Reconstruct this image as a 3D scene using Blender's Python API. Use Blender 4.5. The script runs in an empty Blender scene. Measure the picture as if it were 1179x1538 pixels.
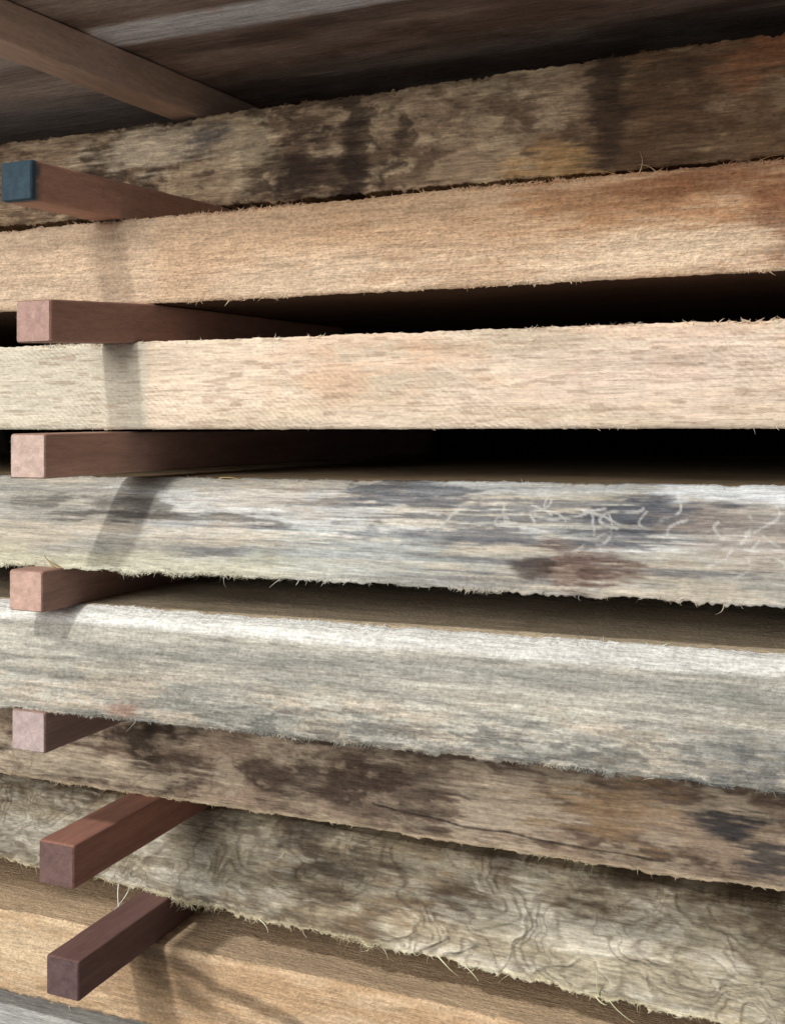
import bpy, math, random
import numpy as np
from mathutils import Vector
rng=np.random.default_rng(7)
F=1602.0; SA,CA=math.sin(math.radians(22.4)),math.cos(math.radians(22.4))
def st(u,Y=0.5):            # position along the stack
    k=(u-590)/F
    return Y*(k*CA-SA)/(CA+k*SA)
def lin(c):
    c=np.array(c,dtype=float)/255.0
    return np.where(c<=0.04045,c/12.92,((c+0.055)/1.055)**2.4)
# ---------- noise ----------
def _h(a,b,s):
    a=a.astype(np.int64)&0xffffffff; b=b.astype(np.int64)&0xffffffff
    h=(a*374761393+b*668265263+s*974634777)&0xffffffff
    h=((h^(h>>13))*1274126177)&0xffffffff
    h=((h^(h>>16))*2246822519)&0xffffffff
    return ((h^(h>>15))&0xffffff)/float(0xffffff)
def vn(x,y,s=0):
    xi=np.floor(x);yi=np.floor(y);fx=x-xi;fy=y-yi
    fx=fx*fx*fx*(fx*(fx*6-15)+10);fy=fy*fy*fy*(fy*(fy*6-15)+10)
    a=_h(xi,yi,s);b=_h(xi+1,yi,s);c=_h(xi,yi+1,s);d=_h(xi+1,yi+1,s)
    return (a*(1-fx)+b*fx)*(1-fy)+(c*(1-fx)+d*fx)*fy
def fbm(x,y,s=0,o=4,g=0.5):
    r=0;a=1;t=0
    for i in range(o):
        r=r+a*vn(x*2**i+17.3*i,y*2**i+5.1*i,s+i*31);t+=a;a*=g
    return r/t
def ss(a,b,x):
    t=np.clip((x-a)/(b-a),0,1);return t*t*(3-2*t)
# ---------- materials ----------
def wood_mat(name,axis='X',contrast=0.5,bump=0.5,speck=0.35,saw=0.0,rough=0.85,streak=1.0,mott=0.2,dist=.0012):
    m=bpy.data.materials.new(name);m.use_nodes=True
    nt=m.node_tree;N=nt.nodes;L=nt.links;N.clear()
    out=N.new('ShaderNodeOutputMaterial');bs=N.new('ShaderNodeBsdfPrincipled')
    L.new(bs.outputs[0],out.inputs[0])
    bs.inputs['Roughness'].default_value=rough
    bs.inputs['Specular IOR Level'].default_value=0.2
    tc=N.new('ShaderNodeTexCoord');at=N.new('ShaderNodeAttribute');at.attribute_name='Col'
    def noise(sl,sc,detail=4,rgh=0.6,dist=0.0):
        mp=N.new('ShaderNodeMapping')
        mp.inputs['Scale'].default_value=(sl,sc,sc) if axis=='X' else ((sc,sl,sc) if axis=='Y' else (sc,sc,sc))
        L.new(tc.outputs['Object'],mp.inputs[0])
        n=N.new('ShaderNodeTexNoise');n.inputs['Scale'].default_value=1
        n.inputs['Detail'].default_value=detail;n.inputs['Roughness'].default_value=rgh
        n.inputs['Distortion'].default_value=dist
        L.new(mp.outputs[0],n.inputs['Vector']);return n.outputs['Fac']
    def mr(v,a,b,c,d):
        r=N.new('ShaderNodeMapRange');r.inputs[1].default_value=a;r.inputs[2].default_value=b
        r.inputs[3].default_value=c;r.inputs[4].default_value=d;L.new(v,r.inputs[0]);return r.outputs[0]
    def mm(op,a,b):
        r=N.new('ShaderNodeMath');r.operation=op
        for i,v in enumerate((a,b)):
            if isinstance(v,(int,float)): r.inputs[i].default_value=v
            else: L.new(v,r.inputs[i])
        return r.outputs[0]
    n1=noise(38*streak,460,5,0.65,0.3)
    n2=noise(120*streak,1150,3,0.6)
    n3=noise(9,110,4,0.6,0.8)
    n4=noise(480,640,3,0.7)
    n5=noise(120,190,4,0.65,0.6)
    f=mm('MULTIPLY',mr(n1,0.3,0.7,1-contrast*.55,1+contrast*.45),mr(n2,0.3,0.7,1-contrast*.5,1+contrast*.42))
    f=mm('MULTIPLY',f,mr(n3,0.3,0.7,1-contrast*.4,1+contrast*.32))
    f=mm('MULTIPLY',f,mr(n4,0.35,0.65,1-speck*.45,1+speck*.40))
    f=mm('MULTIPLY',f,mr(n5,0.35,0.65,1-mott*.6,1+mott*.5))
    h=mm('ADD',mm('MULTIPLY',n1,1.0),mm('MULTIPLY',n2,0.6))
    h=mm('ADD',h,mm('MULTIPLY',n4,0.7*speck/0.35))
    h=mm('ADD',h,mm('MULTIPLY',n5,1.3*mott/0.2))
    if saw>0:
        mp=N.new('ShaderNodeMapping');mp.inputs['Rotation'].default_value=(0,math.radians(50),0)
        L.new(tc.outputs['Object'],mp.inputs[0])
        w=N.new('ShaderNodeTexWave');w.bands_direction='X';w.inputs['Scale'].default_value=120
        w.inputs['Distortion'].default_value=5;w.inputs['Detail'].default_value=5;w.inputs['Detail Scale'].default_value=2.0
        L.new(mp.outputs[0],w.inputs['Vector'])
        wm=mm('MULTIPLY',w.outputs['Fac'],mr(noise(14,40,3),.38,.62,0,1))
        h=mm('ADD',h,mm('MULTIPLY',wm,saw))
        f=mm('MULTIPLY',f,mr(wm,0,1,1-saw*.06,1+saw*.08))
    mx=N.new('ShaderNodeVectorMath');mx.operation='SCALE'
    L.new(at.outputs['Color'],mx.inputs[0]);L.new(f,mx.inputs['Scale'])
    L.new(mx.outputs[0],bs.inputs['Base Color'])
    b=N.new('ShaderNodeBump');b.inputs['Strength'].default_value=bump;b.inputs['Distance'].default_value=dist
    L.new(h,b.inputs['Height']);L.new(b.outputs[0],bs.inputs['Normal'])
    return m
M_pale=wood_mat('pale_sawn_wood',contrast=0.26,bump=0.5,speck=0.20,saw=0.65,mott=.06)
M_tan=wood_mat('tan_fuzzy_wood',contrast=0.34,bump=0.8,speck=0.46,mott=.12)
M_grey=wood_mat('grey_weathered_wood',contrast=0.50,bump=0.5,speck=0.26,mott=.05)
M_fuzz=wood_mat('grey_fuzzy_wood',contrast=0.46,bump=0.7,speck=0.44,mott=.12,dist=.0012)
M_bark=wood_mat('brown_waney_wood',contrast=0.58,bump=0.6,speck=0.26,mott=.18,dist=.0012)
M_red=wood_mat('red_sticker_wood',axis='Y',contrast=0.22,bump=0.15,speck=0.08,rough=0.7,mott=.06)
M_end=wood_mat('red_end_grain',axis='N',contrast=0.12,bump=0.3,speck=0.20,rough=0.85,mott=.07)
M_fib=wood_mat('wood_fibre',contrast=0.1,bump=0.0,speck=0.1,mott=.05)
# ---------- mesh builder ----------
class MB:
    def __init__(s): s.v=[];s.c=[];s.q=[];s.qm=[];s.ng=[];s.n=0
    def add(s,v,c,q,m):
        s.v.append(v);s.c.append(c);s.q.append(q+s.n);s.qm.append(np.full(len(q),m));s.n+=len(v)
    def build(s,name,mats):
        V=np.concatenate(s.v);C=np.concatenate(s.c);Q=np.concatenate(s.q);QM=np.concatenate(s.qm)
        loops=Q.reshape(-1);starts=np.arange(len(Q))*4
        ex=[];es=[];em=[];off=len(loops)
        for idx,mi in s.ng:
            es.append(off);ex+=list(idx);off+=len(idx);em.append(mi)
        loops=np.concatenate([loops,np.array(ex,dtype=loops.dtype)]) if ex else loops
        starts=np.concatenate([starts,np.array(es,dtype=int)]) if es else starts
        mi=np.concatenate([QM,np.array(em,dtype=int)]) if em else QM
        me=bpy.data.meshes.new(name)
        me.vertices.add(len(V));me.vertices.foreach_set('co',V.astype(np.float32).reshape(-1))
        me.loops.add(len(loops));me.loops.foreach_set('vertex_index',loops.astype(np.int32))
        me.polygons.add(len(starts));me.polygons.foreach_set('loop_start',starts.astype(np.int32))
        me.update(calc_edges=True)
        me.polygons.foreach_set('material_index',mi.astype(np.int32))
        me.polygons.foreach_set('use_smooth',np.ones(len(starts),dtype=bool))
        at=me.color_attributes.new('Col','FLOAT_COLOR','POINT')
        cc=np.ones((len(V),4),dtype=np.float32);cc[:,:3]=C
        at.data.foreach_set('color',cc.reshape(-1))
        for m in mats: me.materials.append(m)
        me.validate()
        o=bpy.data.objects.new(name,me);bpy.context.collection.objects.link(o);return o
def fibres(mb,P,Dr,Ln,Rd,Cl,curl=0.5,m=1,seg=5):
    n=len(P)
    if n==0:return
    Dr=Dr/np.linalg.norm(Dr,axis=1,keepdims=True)
    B=rng.normal(size=(n,3));B-=(B*Dr).sum(1,keepdims=True)*Dr;B/=np.linalg.norm(B,axis=1,keepdims=True)
    B2=np.cross(Dr,B)
    cu=rng.normal(size=(n,1))*curl;cu2=rng.normal(size=(n,1))*curl*.7
    vs=[]
    for k in range(seg):
        t=k/(seg-1)
        c=P+Dr*(Ln[:,None]*t)+B*(Ln[:,None]*cu*t*t)+B2*(Ln[:,None]*cu2*t*t*t)
        r=(Rd*(1.0-0.75*t))[:,None]
        for j in range(3):
            a=2*math.pi*j/3
            vs.append(c+(B*math.cos(a)+B2*math.sin(a))*r)
    V=np.stack(vs,1).reshape(-1,3)
    C=np.repeat(Cl,seg*3,axis=0)
    q=[]
    for k in range(seg-1):
        for j in range(3):
            j2=(j+1)%3
            q.append([k*3+j,k*3+j2,(k+1)*3+j2,(k+1)*3+j])
    q=np.array(q);Q=(q[None]+(np.arange(n)*seg*3)[:,None,None]).reshape(-1,4)
    mb.add(V,C,Q,m)
XS=np.concatenate([np.linspace(-1.1,-.61,36),np.linspace(-.60,.03,1000),np.linspace(.04,.35,26)])
XL,XR=-.46,-.02
def terr(v,k):
    v=v*k;f=np.floor(v);return (f+ss(.62,1.0,v-f))/k, v-f
def board(name,label,yt,zt,yb,zb,colf,mat,E=1.0,depth=.5,nf=72,rt=.002,bulge=0,seed=1,
          disp=0.0004,jag_t=.0006,jag_b=.0012,plates=0,scal=None,flake=0,edge_f=(300,700),face_f=1500,top_c=None,bot_c=None,
          wob=.0015,nb=34,flen=1.0,extra=None,cat='board'):
    n=len(XS)
    w=(XS-XL)/(XR-XL)
    def LR(p): 
        a,b=p;return a+(b-a)*np.clip(w,-.6,1.5)
    YT,ZT,YB,ZB=LR(yt),LR(zt),LR(yb),LR(zb)
    YT=YT+(fbm(XS*9,XS*0+seed,seed,2)-.5)*wob*4
    YB=YB+(fbm(XS*9,XS*0+seed+9,seed,2)-.5)*wob*4
    def jag(s,a):
        r=(fbm(XS*14,XS*0+s,s,3)-.5)*a*1.0+(vn(XS*190,XS*0,s+5)-.5)*a*1.0+(vn(XS*600,XS*0,s+6)-.5)*a*.7
        r+= -a*1.5*ss(.60,.74,vn(XS*70,XS*0,s+8))*vn(XS*500,XS*0,s+9)
        return r
    ZT=ZT+(fbm(XS*5,XS*0,seed+40,2)-.5)*wob*.7
    ZB=ZB+(fbm(XS*5,XS*0,seed+41,2)-.5)*wob*.7
    JT=jag(seed+20,jag_t);JB=jag(seed+50,jag_b);YJ=(vn(XS*160,XS*0,seed+3)-.5)*jag_b*.8
    tf=np.linspace(0,1,nf)
    X=np.repeat(XS[:,None],nf,1);T=np.repeat(tf[None],n,0)
    Yf=YT[:,None]+(YB-YT)[:,None]*T-bulge*np.sin(math.pi*T)+YJ[:,None]*T**12
    Yf=Yf+rt*np.clip(1-T/.10,0,1)**2+.0012*np.clip((T-.95)/.05,0,1)**2
    Zf=ZT[:,None]+(ZB-ZT)[:,None]*T+JB[:,None]*T**10+JT[:,None]*(1-T)**10
    ZT=ZT+JT;ZB=ZB+JB
    d=(fbm(X*40,Zf*300,seed+70,4)-.5)*2*disp+(fbm(X*7,Zf*40,seed+80,3)-.5)*2*disp*1.2
    pm=None
    if plates or scal:
        wx=fbm(X*30,Zf*60,seed+3,3);wy=fbm(X*22,Zf*34,seed+4,3)
        fl=ss(.42,.60,fbm(X*16+wx*1.5,Zf*34+wx*1.2,seed+90,5,.55))
        d=d+(fl-.5)*plates
        tr_,fr2=terr(fbm(X*24+wx*1.3,Zf*26+wy*1.3,seed+120,2,.4),9)
        d=d+(tr_-.5)*flake
        pm=[fl,0*X+.5,0*X,fr2]
        if scal:
            amp,fx,regs=scal
            ph=X*fx+wy*3.4+wx*.5+(T-.5)**2*2.0+np.sin(Zf*170+wy*9)*.25
            fr=ph-np.floor(ph);row=np.floor(ph)
            prof=fr**1.6*(1-ss(.80,1.0,fr))
            br=ss(.30,.55,fbm(row*7.3,Zf*45+row*3,seed+66,2))
            rg=0*X
            for (u,t,ru,rt_) in regs: rg=np.maximum(rg,blob(X,T,u,t,ru,rt_,seed+int(u),.5,Y=yt[0]))
            d=d+rg*br*prof*amp
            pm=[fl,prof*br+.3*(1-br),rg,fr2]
    Yf=Yf-d
    Cf=colf(X,T,Zf,pm,seed)
    sb=(np.linspace(0,1,nb)[1:])**(1.0 if nb>40 else 2.0)
    Xb=np.repeat(XS[:,None],nb-1,1)
    Yb_=Yf[:,-1:]+(sb[None]*(depth))
    Zb_=ZB[:,None]+np.zeros_like(Xb)+(fbm(Xb*18,Yb_*30,seed+60,2)-.5)*.0010*np.minimum(1,sb*30)[None]
    Zb_=Zb_-JB[:,None]*np.minimum(1,sb*60)[None]
    sbk=sb[::-1]
    Xt=Xb;Yt_=Yf[:,:1]+(sbk[None]*depth)
    Zt_=ZT[:,None]-JT[:,None]*np.minimum(1,sbk*60)[None]+(fbm(Xt*18,Yt_*30,seed+61,2)-.5)*.0010*np.minimum(1,sbk*30)[None]
    def cface(c,Xq,Yq,edge):
        if c is None: base=edge[:,None,:]*np.ones((1,Xq.shape[1],1))
        elif callable(c): base=c(Xq,Yq)
        else: base=lin(c)[None,None]*np.ones(Xq.shape+(1,))
        return base*(.75+.5*fbm(Xq*12,Yq*50,seed+62,4))[...,None]
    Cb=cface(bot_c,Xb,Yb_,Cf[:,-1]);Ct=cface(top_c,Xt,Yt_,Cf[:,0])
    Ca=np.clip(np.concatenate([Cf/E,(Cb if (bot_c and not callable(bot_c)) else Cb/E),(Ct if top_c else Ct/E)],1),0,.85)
    Xa=np.concatenate([X,Xb,Xt],1);Ya=np.concatenate([Yf,Yb_,Yt_],1);Za=np.concatenate([Zf,Zb_,Zt_],1)
    m=Xa.shape[1]
    V=np.stack([Xa,Ya,Za],-1).reshape(-1,3)
    i=np.arange(n-1)[:,None];j=np.arange(m)[None];j2=(j+1)%m
    Q=np.stack([i*m+j,i*m+j2,(i+1)*m+j2,(i+1)*m+j],-1).reshape(-1,4)
    mb=MB();mb.add(V,Ca.reshape(-1,3),Q,0)
    mb.ng.append((list(range(m))[::-1],0));mb.ng.append((list(range((n-1)*m,n*m)),0))
    G=V.reshape(n,m,3);GC=Ca
    def pick(cnt,jlo,jhi,clump=True):
        ii=rng.integers(37,n-27,cnt*4)
        if clump:
            p=ss(.46,.72,fbm(XS[ii]*32,XS[ii]*0,seed+77,3));ii=ii[rng.random(len(ii))<.07+p*.93]
        ii=ii[:cnt];jj=rng.integers(jlo,jhi,len(ii));return ii,jj
    nt_,nbm=edge_f
    for cnt,jl,jh,dz in ((nt_,0,3,.32),(nbm,nf-3,nf+1,-.45)):
        ii,jj=pick(cnt,jl,jh);k=len(ii)
        D=np.stack([rng.choice([-1,1],k)*rng.uniform(.1,1,k),-rng.uniform(0,.5,k),dz*rng.uniform(-.1,1.5,k)],1)
        Ln=np.minimum((rng.gamma(2,.00042,k)*np.where(rng.random(k)<.03,2.6,1))*flen+.0005,.007)
        fibres(mb,G[ii,jj],D,Ln,rng.uniform(.00012,.00036,k),np.clip(GC[ii,jj]*rng.uniform(.85,1.3,(k,1)),0,.75),.4)
    ii,jj=pick(face_f,2,nf-2,False);k=len(ii)
    D=np.stack([rng.choice([-1,1],k,p=[.35,.65])*rng.uniform(.6,1,k),-rng.uniform(.03,.2,k),-rng.uniform(-.1,.22,k)],1)
    fibres(mb,G[ii,jj],D,rng.gamma(2,.0006,k)+.0004,rng.uniform(.00008,.00016,k),np.clip(GC[ii,jj]*rng.uniform(.85,1.35,(k,1)),0,.8),.25)
    if extra:
        for (u,jj_,dr,ln,rd,col,cu) in extra:
            ix=np.argmin(abs(XS-st(u,G[500,min(jj_,m-1),1])))
            fibres(mb,G[ix,jj_][None],np.array([dr],float),np.array([ln]),np.array([rd]),np.clip(lin(col)[None]/E,0,.8),cu,seg=9)
    o=mb.build(name,[mat,M_fib])
    o['label']=label;o['category']=cat;o['group']='boards stacked to dry'
    return o
def mix(a,b,f): return a+(b-a)*f[...,None]
def blob(X,T,u,t,ru,rt,seed,warp=.6,Y=.5,soft=1.0):
    x0=st(u,Y);rx=abs(st(u+ru,Y)-x0)
    n=(fbm(X*40,T*6,seed+5,5,.6)-.5)*warp*2.6+(fbm(X*50,T*32,seed+6,3,.6)-.5)*warp*2.2
    d=np.sqrt(((X-x0)/rx)**2+((T-t)/rt)**2)+n
    return 1-ss(.45,1.0+.35*soft,d)
def line(X,Z,pts,wd):
    D=np.full(X.shape,9.)
    for (a,b),(c,e) in zip(pts[:-1],pts[1:]):
        L2=(c-a)**2+(e-b)**2+1e-12
        t=np.clip(((X-a)*(c-a)+(Z-b)*(e-b))/L2,0,1)
        D=np.minimum(D,np.hypot(X-a-t*(c-a),Z-b-t*(e-b)))
    return 1-ss(wd*.4,wd,D)
def mot(X,T,s,fx=70,ft=10,o=4,a=.5,b=.64): return ss(a,b,fbm(X*fx,T*ft,s,o,.6))
# ----- colour fields (wood tones and stains, with some light and relief shade painted in) -----
def c1(X,T,Z,pm,s):
    q=fbm(X*30,T*8,s+40,3)
    n=fbm(X*30+q*2,T*2.0+q,s+1,5,.62);f=fbm(X*55,T*9,s+2,5,.62)
    R=ss(st(760),st(900),X);Mid=ss(st(520),st(600),X)*ss(st(840),st(760),X)
    C=mix(lin([116,98,78])+0*X[...,None],lin([80,64,50]),ss(.38,.64,n))
    C=mix(C,lin([146,128,103]),ss(.48,.68,f)*.6)
    C=mix(C,lin([48,37,28]),mot(X+q*.02,T,s+33,34,2.6,6,.49,.62)*(.85-.3*R)*(1-.6*Mid))
    C=mix(C,lin([78,57,38]),R*.65)
    C=mix(C,lin([56,40,27]),blob(X,T,930,.45,120,.9,s+21,.8)*.7)
    C=mix(C,lin([134,104,66]),blob(X,T,760,.95,60,.25,s+4)*.6)
    C=mix(C,lin([40,29,21]),blob(X,T,862,.35,34,.8,s+1,.7)*.85)
    C=mix(C,lin([36,26,20]),blob(X,T,430,.75,22,.5,s+2,.8)*.9)
    C=mix(C,lin([36,26,20]),blob(X,T,345,.75,36,.4,s+3,.8)*.85)
    C=mix(C,lin([166,152,130]),blob(X,T,110,.25,110,.3,s+6)*.6)
    C=mix(C,lin([162,146,120]),blob(X,T,250,.35,40,.4,s+16)*.5)
    C=mix(C,lin([64,64,64]),blob(X,T,180,.25,35,.2,s+7)*.7)
    C=mix(C,lin([98,60,38]),blob(X,T,1140,.2,90,.25,s+8)*.7)
    return C
def c2(X,T,Z,pm,s):
    C=mix(lin([198,164,130])+0*X[...,None],lin([220,193,163]),ss(.4,.95,T+(fbm(X*8,T*3,s)-.5)*.5))
    C=mix(C,lin([180,142,108]),mot(X,T,s+1,30,6)*.4)
    C=mix(C,lin([214,186,156]),ss(st(560),st(200),X)*.45)
    C=mix(C,lin([164,116,78]),blob(X,T,1010,.2,240,.3,s)*.7)
    C=mix(C,lin([124,78,50]),blob(X,T,1060,.14,130,.15,s+2)*.7)
    C=mix(C,lin([122,78,52]),blob(X,T,1190,.5,65,.4,s+3)*.75)
    C=mix(C,lin([230,205,174]),blob(X,T,1000,.72,250,.16,s+4)*.6)
    C=mix(C,lin([208,186,160]),ss(st(250),st(215),X)*.4)
    return C
def c3(X,T,Z,pm,s):
    C=mix(lin([226,206,182])+0*X[...,None],lin([208,189,164]),ss(.35,.7,fbm(X*14,T*6,s+1,5)))
    C=mix(C,lin([222,186,156]),mot(X,T,s+2,30,4,5)*.45*ss(1.,.4,T)*ss(st(330),st(480),X))
    C=mix(C,lin([210,170,136]),blob(X,T,510,.45,50,.25,s+2)*.3)
    C=mix(C,lin([210,168,134]),blob(X,T,650,.15,35,.15,s+3)*.4)
    C=mix(C,lin([222,198,184]),blob(X,T,1000,.45,200,.4,s+4)*.4)
    C=mix(C,lin([204,196,176]),ss(st(242),st(232),X)*.8)
    C=mix(C,lin([156,130,108]),ss(.68,.80,vn(X*110,T*50,s+9))*.45)
    return C
tr=random.Random(23);TR=[]
for (ua,ub,za,zb,cnt) in ((690,830,-.033,-.044,9),(1060,1170,-.040,-.060,7),(870,1030,-.032,-.052,8)):
    for k in range(cnt):
        x=st(tr.uniform(ua,ub));z=tr.uniform(zb,za);a=tr.uniform(0,6.28);p=[(x,z)];cv=tr.uniform(-.3,.3)
        for q in range(tr.randint(10,22)):
            cv=cv*.8+tr.uniform(-.22,.22);a+=cv;x+=math.cos(a)*.0017;z+=math.sin(a)*.0010
            if z>-.031: a=-a
            p.append((x,z))
        TR.append((p,tr.uniform(.0006,.0010)))
def c4(X,T,Z,pm,s):
    n=fbm(X*7,T*4,s+1,5,.6);g=fbm(X*11+T*2,T*20,s+2,6,.64)
    Rr=ss(st(60),st(480),X)
    C=mix(lin([180,175,163])+0*X[...,None],lin([210,209,203]),ss(.44,.62,n))
    C=mix(C,lin([204,190,168]),mot(X,T,s+31,14,5,5,.5,.66)*.6)
    C=mix(C,lin([104,105,109]),ss(.50,.62,g)*.75*ss(-.05,.15,T)*(.35+.65*Rr)*ss(1.1,.8,T+(1-Rr)*.2))
    C=mix(C,lin([80,82,90]),blob(X,T,620,.12,110,.14,s+1,.9,soft=.1)*.75)
    C=mix(C,lin([76,79,88]),blob(X,T,985,.28,130,.17,s+11,.9,soft=.1)*.8)
    C=mix(C,lin([96,97,103]),blob(X,T,720,.52,150,.12,s+12,1.,soft=.1)*.7)
    C=mix(C,lin([90,85,78]),blob(X,T,280,.42,170,.06,s+13,.9,soft=.2)*.75)
    C=mix(C,lin([92,88,82]),blob(X,T,120,.3,130,.06,s+14,.9,soft=.2)*.65)
    C=mix(C,lin([208,202,174]),ss(.72,.9,T+(fbm(X*30,T*3,s+19)-.5)*.25)*.75*ss(st(640),st(380),X))
    C=mix(C,lin([190,172,150]),blob(X,T,400,.2,110,.22,s+4)*.45)
    C=mix(C,lin([200,207,202]),blob(X,T,560,.72,120,.2,s+5)*.4)
    C=mix(C,lin([166,150,136]),blob(X,T,1110,.42,110,.3,s+6)*.55)
    kb=blob(X,T,885,.75,100,.24,s+7,.35,soft=0)
    C=mix(C,lin([136,114,102]),kb*.95)
    C=mix(C,lin([78,60,53]),kb*mot(X,T,s+77,60,14,4,.46,.60)*.7)
    C=mix(C,lin([64,52,46]),blob(X,T,812,.78,34,.10,s+8,.5,soft=.2)*.8)
    C=mix(C,lin([230,232,232]),blob(X,T,1090,.05,120,.10,s+10)*.85)
    M=np.zeros(X.shape)
    for p,wd_ in TR:
        xs=[a for a,b in p];sel=np.where((XS>min(xs)-.002)&(XS<max(xs)+.002))[0]
        if len(sel)==0: continue
        M[sel]=np.maximum(M[sel],line(X[sel],Z[sel],p,wd_))
    return mix(C,lin([216,213,205]),M*.55*ss(.1,.6,vn(X*220,Z*300,3)))
def c5(X,T,Z,pm,s):
    n=fbm(X*9,T*8,s+1,5,.6)
    C=mix(lin([190,185,171])+0*X[...,None],lin([156,153,142]),ss(.42,.66,n))
    C=mix(C,lin([128,128,124]),ss(.20,.27,T)*ss(.46,.3,T)*.45*ss(st(200),st(600),X))
    C=mix(C,lin([198,182,160]),mot(X,T,s+3,40,12,5,.46,.62)*ss(.35,.7,T)*.6)
    k=mot(X,T,s+4,90,26,5,.48,.61)*ss(.45,.85,T)
    C=mix(C,lin([86,85,82]),k*.6*ss(st(140),st(480),X))
    C=mix(C,lin([120,117,109]),mot(X,T,s+14,28,26,5,.52,.66)*.4)
    C=mix(C,lin([104,107,108]),blob(X,T,1130,.8,100,.2,s+5,.8)*.5)
    C=mix(C,lin([150,118,102]),blob(X,T,260,.92,24,.1,s+7)*.7)
    C=mix(C,lin([232,229,220]),ss(.19,.12,T+(fbm(X*30,T*8,s+18)-.5)*.05)*.95)  # paler top band: light caught along the upper edge, painted in
    return C
crack=[(st(u,.535),z) for u,z in ((560,-.2065),(640,-.2085),(700,-.210),(760,-.2098),(830,-.2115),(900,-.2125),(1000,-.2120))]
def c6(X,T,Z,pm,s):
    n=fbm(X*16,T*3.6,s+1,6,.62)
    C=mix(lin([124,107,90])+0*X[...,None],lin([80,66,55]),ss(.40,.62,n))
    C=mix(C,lin([150,136,116]),mot(X,T,s+22,40,6,5,.5,.64)*.55)
    C=mix(C,lin([160,146,126]),blob(X,T,720,.5,110,.4,s+1,.8,soft=.3)*.65)
    C=mix(C,lin([120,97,70]),blob(X,T,900,.4,110,.4,s+2,.8,soft=.4)*.6)
    C=mix(C,lin([58,48,41]),blob(X,T,560,.45,90,.35,s+4,.8)*.55)
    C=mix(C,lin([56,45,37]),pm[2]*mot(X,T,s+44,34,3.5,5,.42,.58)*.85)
    C=mix(C,lin([132,116,98]),pm[2]*mot(X,T,s+45,50,6,5,.54,.66)*.5)
    C=mix(C,lin([42,41,42]),blob(X,T,1080,.42,72,.2,s+5,.6,soft=.3)*.92)
    C=mix(C,lin([48,46,46]),blob(X,T,1150,.75,55,.2,s+7,.7,soft=.3)*.82)
    C=mix(C,lin([168,154,132]),blob(X,T,60,.75,170,.2,s+6)*.6)
    w=(fbm(X*40,Z*10,s+50,3)-.5)*.002
    C=mix(C,lin([34,28,24]),line(X,Z+w,crack,.0008)*.85)
    return mix(C,lin([176,158,130]),ss(.94,.99,T)*.6)
def c7(X,T,Z,pm,s):
    n=fbm(X*17,T*3.0,s+1,6,.62)
    C=mix(lin([120,109,90])+0*X[...,None],lin([82,71,57]),ss(.40,.62,n))
    C=mix(C,lin([142,136,120]),mot(X,T,s+22,36,5,5,.48,.66)*.55)
    C=mix(C,lin([60,50,40]),mot(X,T,s+24,30,4,5,.52,.66)*.65)
    C=mix(C,lin([104,80,58]),blob(X,T,640,.7,70,.35,s+4,.8,Y=.57)*.55)
    C=mix(C,lin([52,44,37]),blob(X,T,500,.35,90,.25,s+5,.8,Y=.57)*.6)
    cc=mix(lin([136,128,110])+0*X[...,None],lin([168,162,147]),mot(X,T,s+60,24,4,4,.42,.62))
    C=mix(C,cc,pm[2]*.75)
    C=mix(C,lin([92,80,63]),pm[2]*ss(.20,.0,pm[1])*.25)  # crevices darkened in colour, painted relief shade
    C=mix(C,lin([184,178,160]),pm[2]*ss(.45,.75,pm[1])*.25)  # ripple crests lightened in colour, painted relief light
    C=mix(C,lin([70,59,46]),ss(.60,.80,pm[3])*ss(1.02,.90,pm[3])*.38)  # contour creases darkened in colour, painted shade
    return mix(C,lin([176,166,138]),ss(.93,.99,T)*.6)
arc=[(st(u,.55),z) for u,z in ((200,-.318),(255,-.325),(320,-.333),(380,-.338),(440,-.345),(560,-.354),(760,-.366))]
arc2=[(st(u,.55),z) for u,z in ((185,-.325),(235,-.337),(300,-.345),(380,-.352),(470,-.362))]
def c8(X,T,Z,pm,s):
    C=mix(lin([218,188,152])+0*X[...,None],lin([198,165,128]),ss(.4,.65,fbm(X*20,T*5,s+1,5,.6)))
    C=mix(C,lin([222,198,162]),blob(X,T,50,.4,90,.5,s+1,Y=.55)*.6)
    C=mix(C,lin([144,114,84]),blob(X,T,200,.35,70,.5,s+2,Y=.55)*.5)
    w=(fbm(X*30,Z*60,s+5,4)-.5)*.008
    C=mix(C,lin([100,82,64]),line(X,Z+w,arc,.0055)*.6)
    return mix(C,lin([130,106,80]),line(X,Z+w*1.3,arc2,.0050)*.45)
def c9(X,T,Z,pm,s):
    return mix(lin([180,182,180])+0*X[...,None],lin([130,128,122]),ss(.4,.65,fbm(X*16,T*4,s+1,4)))
def c0(X,T,Z,pm,s):
    return mix(lin([150,120,90])+0*X[...,None],lin([110,85,60]),ss(.4,.65,fbm(X*16,T*4,s+1,4)))
def under0(X,Y):
    n=fbm(X*14,Y*50,3,5,.6)
    C=mix(lin([122,108,98])+0*X[...,None],lin([98,84,74]),ss(.4,.62,n))
    C=mix(C,lin([166,158,152]),(1-ss(-.43,-.40,X+ (fbm(X*30,Y*50,8)-.5)*.03))*.75)
    e=(fbm(X*30,Y*20,12,3)-.5)*.006
    f=ss(.490,.494,Y+e)*ss(.519,.514,Y+e)*ss(-.395,-.385,X)
    C=mix(C,lin([248,226,224]),f*(1-.45*fbm(X*60,Y*100,5)))
    C=mix(C,lin([66,54,46]),ss(.519,.524,Y+e)*ss(.545,.54,Y+e)*.4)
    return C
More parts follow.
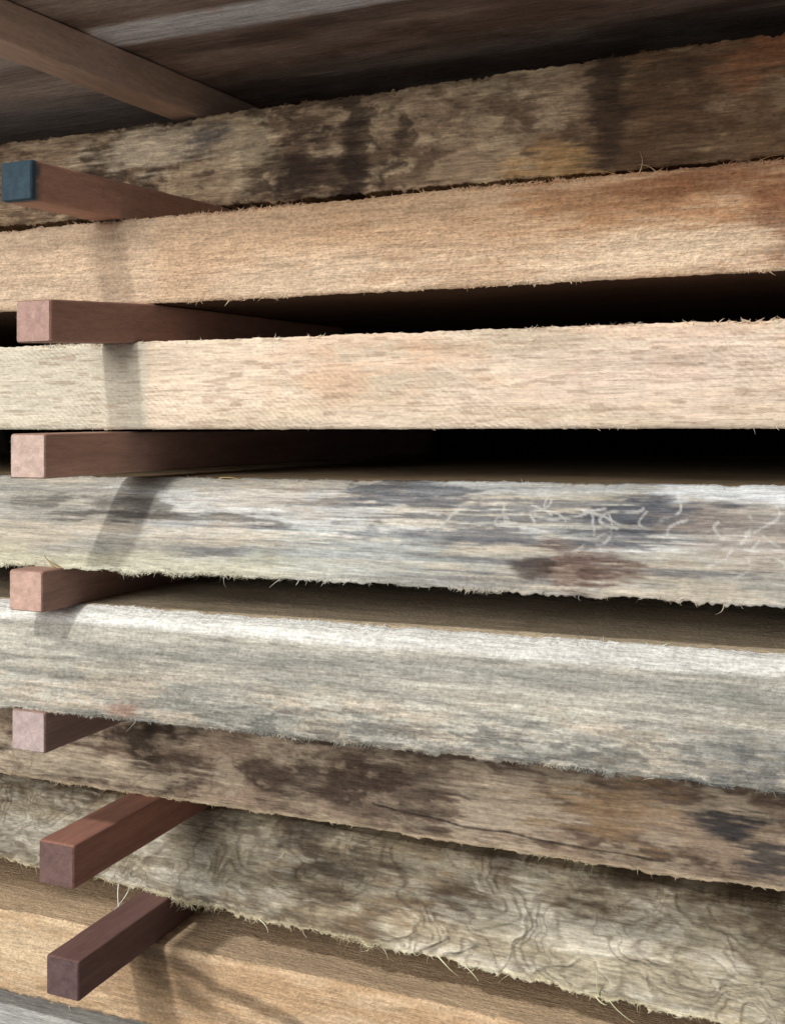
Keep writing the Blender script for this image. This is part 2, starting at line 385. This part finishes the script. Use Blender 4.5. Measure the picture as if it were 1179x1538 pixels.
board('waney_board','thick brown board overhanging the stack, its underside showing',(.40,.40),(.27,.27),(.40,.40),(.2235,.2235),c0,M_grey,E=.50,bot_c=under0,nb=110,seed=10,depth=.62,edge_f=(100,100),face_f=300,jag_b=.0003,wob=.0005)
board('waney_board','dark mottled brown waney-edged board set back under the top board',(.585,.585),(.1985,.204),(.583,.583),(.1395,.1395),c1,M_bark,E=.54,seed=21,plates=.0006,flake=.0025,scal=(.0010,42,[(330,.6,230,.6)]),jag_t=.0012,edge_f=(250,60),face_f=900,disp=.0005,flen=1.3,wob=.001)
board('sawn_board','tan fuzzy sawn board with orange-brown stain',(.5,.5),(.1170,.1185),(.503,.503),(.069,.069),c2,M_tan,E=1.0,seed=31,edge_f=(1500,250),face_f=7000,jag_t=.0008,jag_b=.0004,wob=.0006,rt=.003,bot_c=(74,54,42),  # bot_c darkens the underside, gap shade put into its colour
  extra=[(960,1,(.5,-.4,.8),.010,.00028,(210,180,140),.9),(985,1,(-.6,-.3,.7),.008,.00025,(210,180,140),.8),(1140,1,(.6,-.4,.6),.007,.00028,(190,140,90),.9),(930,1,(-1,-.3,.4),.010,.00025,(190,140,90),.6)])
board('sawn_board','pale cream freshly sawn board with faint saw marks',(.49,.49),(.0465,.0465),(.49,.49),(-.002,-.001),c3,M_pale,E=.95,seed=41,edge_f=(600,100),face_f=2500,jag_t=.0005,jag_b=.0002,wob=.0005,disp=.0002,rt=.001,bot_c=(64,48,38))  # dark bot_c paints in the shade of the gap underneath
board('weathered_board','grey and white weathered board with brown knot and insect tracks',(.512,.51),(-.0300,-.0268),(.460,.480),(-.0765,-.0765),c4,M_grey,E=1.10,seed=51,edge_f=(150,1500),face_f=1000,jag_b=.0010,top_c=(196,168,132),rt=.004,disp=.0003,wob=.0006,bot_c=(90,76,60),flen=1.15,
  extra=[(330,0,(1,-.3,.1),.020,.0005,(190,165,110),.25),(395,0,(1,-.5,-.35),.018,.0002,(190,175,120),.3),(100,70,(-1,-.4,.5),.012,.0011,(190,175,130),.3),(85,70,(-.6,-.6,-.7),.007,.0009,(190,170,130),.3),(1085,71,(-.2,-.3,-1),.005,.0004,(215,200,170),.4)])
board('weathered_board','creamy grey weathered board with rough speckled lower edge',(.468,.480),(-.0980,-.0980),(.446,.465),(-.1505,-.1505),c5,M_fuzz,E=1.0,seed=61,edge_f=(500,1300),face_f=5500,jag_t=.0006,jag_b=.0009,top_c=(206,186,156),rt=.007,bulge=.002,disp=.0003,wob=.0007)
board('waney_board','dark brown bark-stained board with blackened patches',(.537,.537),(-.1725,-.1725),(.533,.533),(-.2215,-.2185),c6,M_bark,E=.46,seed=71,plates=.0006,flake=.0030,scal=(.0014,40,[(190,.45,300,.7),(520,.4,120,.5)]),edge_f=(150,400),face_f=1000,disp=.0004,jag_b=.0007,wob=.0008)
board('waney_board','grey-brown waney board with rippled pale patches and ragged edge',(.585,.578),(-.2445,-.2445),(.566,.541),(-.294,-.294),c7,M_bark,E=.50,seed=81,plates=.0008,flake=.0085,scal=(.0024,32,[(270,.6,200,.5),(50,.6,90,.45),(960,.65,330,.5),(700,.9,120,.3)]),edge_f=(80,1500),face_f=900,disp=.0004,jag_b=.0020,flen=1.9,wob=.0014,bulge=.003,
  extra=[(165,70,(.15,-.5,-1),.020,.0005,(200,190,160),.5),(180,70,(-.2,-.5,-1),.016,.0004,(200,190,160),.5),(905,70,(-.2,-.6,.9),.018,.0004,(190,175,130),.4),(900,70,(.6,-.6,-.4),.014,.0006,(200,185,140),.5),(920,70,(.5,-.7,-.1),.02,.0004,(200,185,140),.5),
   (390,70,(.9,-.3,-.2),.012,.0004,(190,175,140),.4),(550,70,(.9,-.3,-.3),.012,.0004,(190,175,140),.4),(660,70,(.9,-.3,-.4),.014,.0005,(190,175,140),.4),(700,70,(.9,-.3,-.3),.012,.0005,(190,175,140),.4)])
board('sawn_board','golden tan board with dark curved stain',(.547,.547),(-.3165,-.3165),(.545,.545),(-.366,-.366),c8,M_tan,E=1.04,seed=91,edge_f=(300,200),face_f=3500,top_c=(190,165,135))
board('weathered_board','pale grey board at the base of the stack',(.53,.53),(-.388,-.388),(.53,.53),(-.44,-.44),c9,M_grey,E=1.0,seed=101,edge_f=(200,100),face_f=500,top_c=(205,206,202))
# ---------- stickers ----------
def sticker(label,xr,ye,slope,z0,z1,w,side,endc,E=1.0,seed=0,blue=False,length=.55,tilt=0):
    h=z1-z0;b=.0009;n=90
    ys=np.concatenate([[0,.0004,.0010],np.linspace(.0020,.2,n-3-10),np.linspace(.21,length,10)])
    prof=[];k=10
    def seg(p,q):
        for i in range(k): 
            t=i/k;prof.append((p[0]+(q[0]-p[0])*t,p[1]+(q[1]-p[1])*t))
    pts=[(b,0),(w-b,0),(w-b*.3,b*.3),(w,b),(w,h-b),(w-b*.3,h-b*.3),(w-b,h),(b,h),(b*.3,h-b*.3),(0,h-b),(0,b),(b*.3,b*.3)]
    for i in range(len(pts)):
        p,q=pts[i],pts[(i+1)%len(pts)]
        if math.hypot(p[0]-q[0],p[1]-q[1])>.003: seg(p,q)
        else: prof.append(p)
    P=np.array(prof);m=len(P);N=len(ys)
    cx,cz=w/2,h/2
    sc=np.ones(N);sc[0]=.94;sc[1]=.975;sc[2]=.995
    A=(P[None,:,0]-cx)*sc[:,None];B=(P[None,:,1]-cz)*sc[:,None]
    Yl=np.repeat(ys[:,None],m,1)
    nz=(fbm(Yl*60+seed,A*200+B*310+50,seed,3)-.5)*.0005
    dr=-tilt*np.clip(1-Yl/.07,0,1)
    X=xr-w/2+A*(1+nz*60)+slope*Yl;Z=z0+cz+B*(1+nz*40)+dr;Y=ye+Yl
    V=np.stack([X,Y,Z],-1).reshape(-1,3)
    C=lin(side)[None,None]*np.ones((N,m,1))*(.8+.4*fbm(Yl*14,A*120+B*150+9,seed+2,4))[...,None]
    C=np.clip(C/E,0,.8)
    if blue:
        f=1-ss(.003,.006,Yl+(fbm(Yl*0+A*200,B*200,3)-.5)*.003)
        C=mix(C,lin([46,62,72])/E,f)
    i=np.arange(N-1)[:,None];j=np.arange(m)[None];j2=(j+1)%m
    Q=np.stack([i*m+j,i*m+j2,(i+1)*m+j2,(i+1)*m+j],-1).reshape(-1,4)
    mb=MB();mb.add(V,C.reshape(-1,3),Q,0)
    rings=8;Vc=[];Cc=[]
    for r in range(rings+1):
        s_=.94*(1-r/rings)+.0001
        a=(P[:,0]-cx)*s_;c=(P[:,1]-cz)*s_
        Vc.append(np.stack([xr-w/2+a,ye-.0001+(fbm(a*900+40,c*900+40,seed+6,2)-.5)*.0003*(r>0),z0+cz+c-tilt],-1))
        q=lin([46,60,68] if blue else endc)/E
        Cc.append(np.clip(q[None]*(.72+.56*fbm(a*300+90,c*300+90,seed+8,4))[:,None],0,.8))
    Vc=np.concatenate(Vc);Cc=np.concatenate(Cc)
    i=np.arange(rings)[:,None];Q2=np.stack([(i+1)*m+j,(i+1)*m+j2,i*m+j2,i*m+j],-1).reshape(-1,4)
    mb.add(Vc,Cc,Q2,1)
    mb.ng.append((list(range((N-1)*m,N*m)),0))
    k2=50;ii=rng.integers(0,m,k2)
    fibres(mb,V[ii],np.stack([rng.normal(size=k2),-rng.random(k2)*.8,rng.normal(size=k2)],1),rng.gamma(2,.0003,k2),np.full(k2,.0001),np.clip(Cc[ii]*1.3,0,.8),.5,m=1)
    o=mb.build('sticker',[M_red,M_end]);o['label']=label;o['category']='wood strip';o['group']='spacer strips between the boards'
H=.5
sticker('brown spacer strip bridging up to the overhanging top board',-.4014,.405,.13,.2005,.2225,.022,(150,128,112),(150,120,100),E=.60,seed=1,length=.6)
sticker('red-brown spacer strip with blue painted end',-.768*H,.440,.20,.1180,.1388,.020,(160,122,104),(90,110,120),E=.78,seed=2,blue=True)
sticker('red-brown spacer strip with pale pink end, jutting from the stack',-.735*H,.435,.22,.0470,.0688,.022,(148,112,98),(172,140,128),E=1.0,seed=3,tilt=.004,length=.24)
sticker('red-brown spacer strip with dusty pink end casting a shadow',-.7245*H,.425,.05,-.0255,-.0030,.022,(166,130,114),(196,170,156),E=1.0,seed=4,tilt=.0008,length=.50)
sticker('short pink-ended spacer strip under the weathered board',-.7675*H,.448,.02,-.0982,-.0765,.022,(160,126,112),(194,160,144),E=.98,seed=5)
sticker('short greyish-pink spacer strip above the dark brown board',-.764*H,.448,.02,-.1722,-.1505,.022,(150,122,112),(182,162,156),E=.98,seed=6)
sticker('reddish spacer strip with dark purple-brown end',-.738*H,.455,0,-.2442,-.2212,.023,(152,108,92),(112,88,82),E=1.0,seed=7)
sticker('dark maroon spacer strip resting on the golden board',-.764*H,.475,0,-.3162,-.2942,.022,(112,84,78),(100,80,78),E=1.0,seed=8)
# ---------- added dark backdrop, blocks light from behind the gaps ----------
me=bpy.data.meshes.new('light_blocker')
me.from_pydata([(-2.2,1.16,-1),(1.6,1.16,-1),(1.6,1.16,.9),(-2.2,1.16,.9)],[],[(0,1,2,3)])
w=bpy.data.objects.new('light_blocker',me);bpy.context.collection.objects.link(w);w['kind']='structure'
m=bpy.data.materials.new('light_blocker_dark');m.use_nodes=True
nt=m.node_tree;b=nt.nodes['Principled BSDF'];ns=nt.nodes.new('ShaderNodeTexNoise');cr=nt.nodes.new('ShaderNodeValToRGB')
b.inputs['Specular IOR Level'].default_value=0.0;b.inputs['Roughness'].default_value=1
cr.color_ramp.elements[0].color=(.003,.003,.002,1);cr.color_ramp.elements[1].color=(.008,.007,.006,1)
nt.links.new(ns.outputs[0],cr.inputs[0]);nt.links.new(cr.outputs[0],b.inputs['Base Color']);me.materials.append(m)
# ---------- world, light, camera ----------
wd=bpy.data.worlds.new('World');bpy.context.scene.world=wd;wd.use_nodes=True
bg=wd.node_tree.nodes['Background'];bg.inputs[0].default_value=(.98,.98,1.0,1);bg.inputs[1].default_value=.27
sd=bpy.data.lights.new('sun','SUN');sd.energy=1.85;sd.angle=math.radians(3.5);sd.color=(1,.985,.96)
so=bpy.data.objects.new('sun',sd);bpy.context.collection.objects.link(so)
so.rotation_euler=Vector((.20,.62,-.74)).to_track_quat('-Z','Y').to_euler()
ld=bpy.data.lights.new('fill_light','AREA');ld.shape='DISK';ld.size=.8;ld.energy=21;ld.color=(1,.99,.98)  # added front fill, brightens board tops and shaded faces
lo=bpy.data.objects.new('fill_light',ld);bpy.context.collection.objects.link(lo);lo.location=(-.80,-1.05,.42)
lo.rotation_euler=(Vector((-.25,.5,-.05))-lo.location).to_track_quat('-Z','Y').to_euler()
cd=bpy.data.cameras.new('camera');co=bpy.data.objects.new('camera',cd);bpy.context.collection.objects.link(co)
cd.sensor_fit='HORIZONTAL';cd.sensor_width=36;cd.lens=36*F/1179;cd.shift_y=-129/1179
cd.clip_start=.01;cd.clip_end=100
co.location=(0,0,0);co.rotation_euler=(math.radians(90),0,math.radians(22.4))
sc=bpy.context.scene;sc.camera=co
sc.view_settings.view_transform='Standard';sc.view_settings.look='None';sc.view_settings.exposure=0
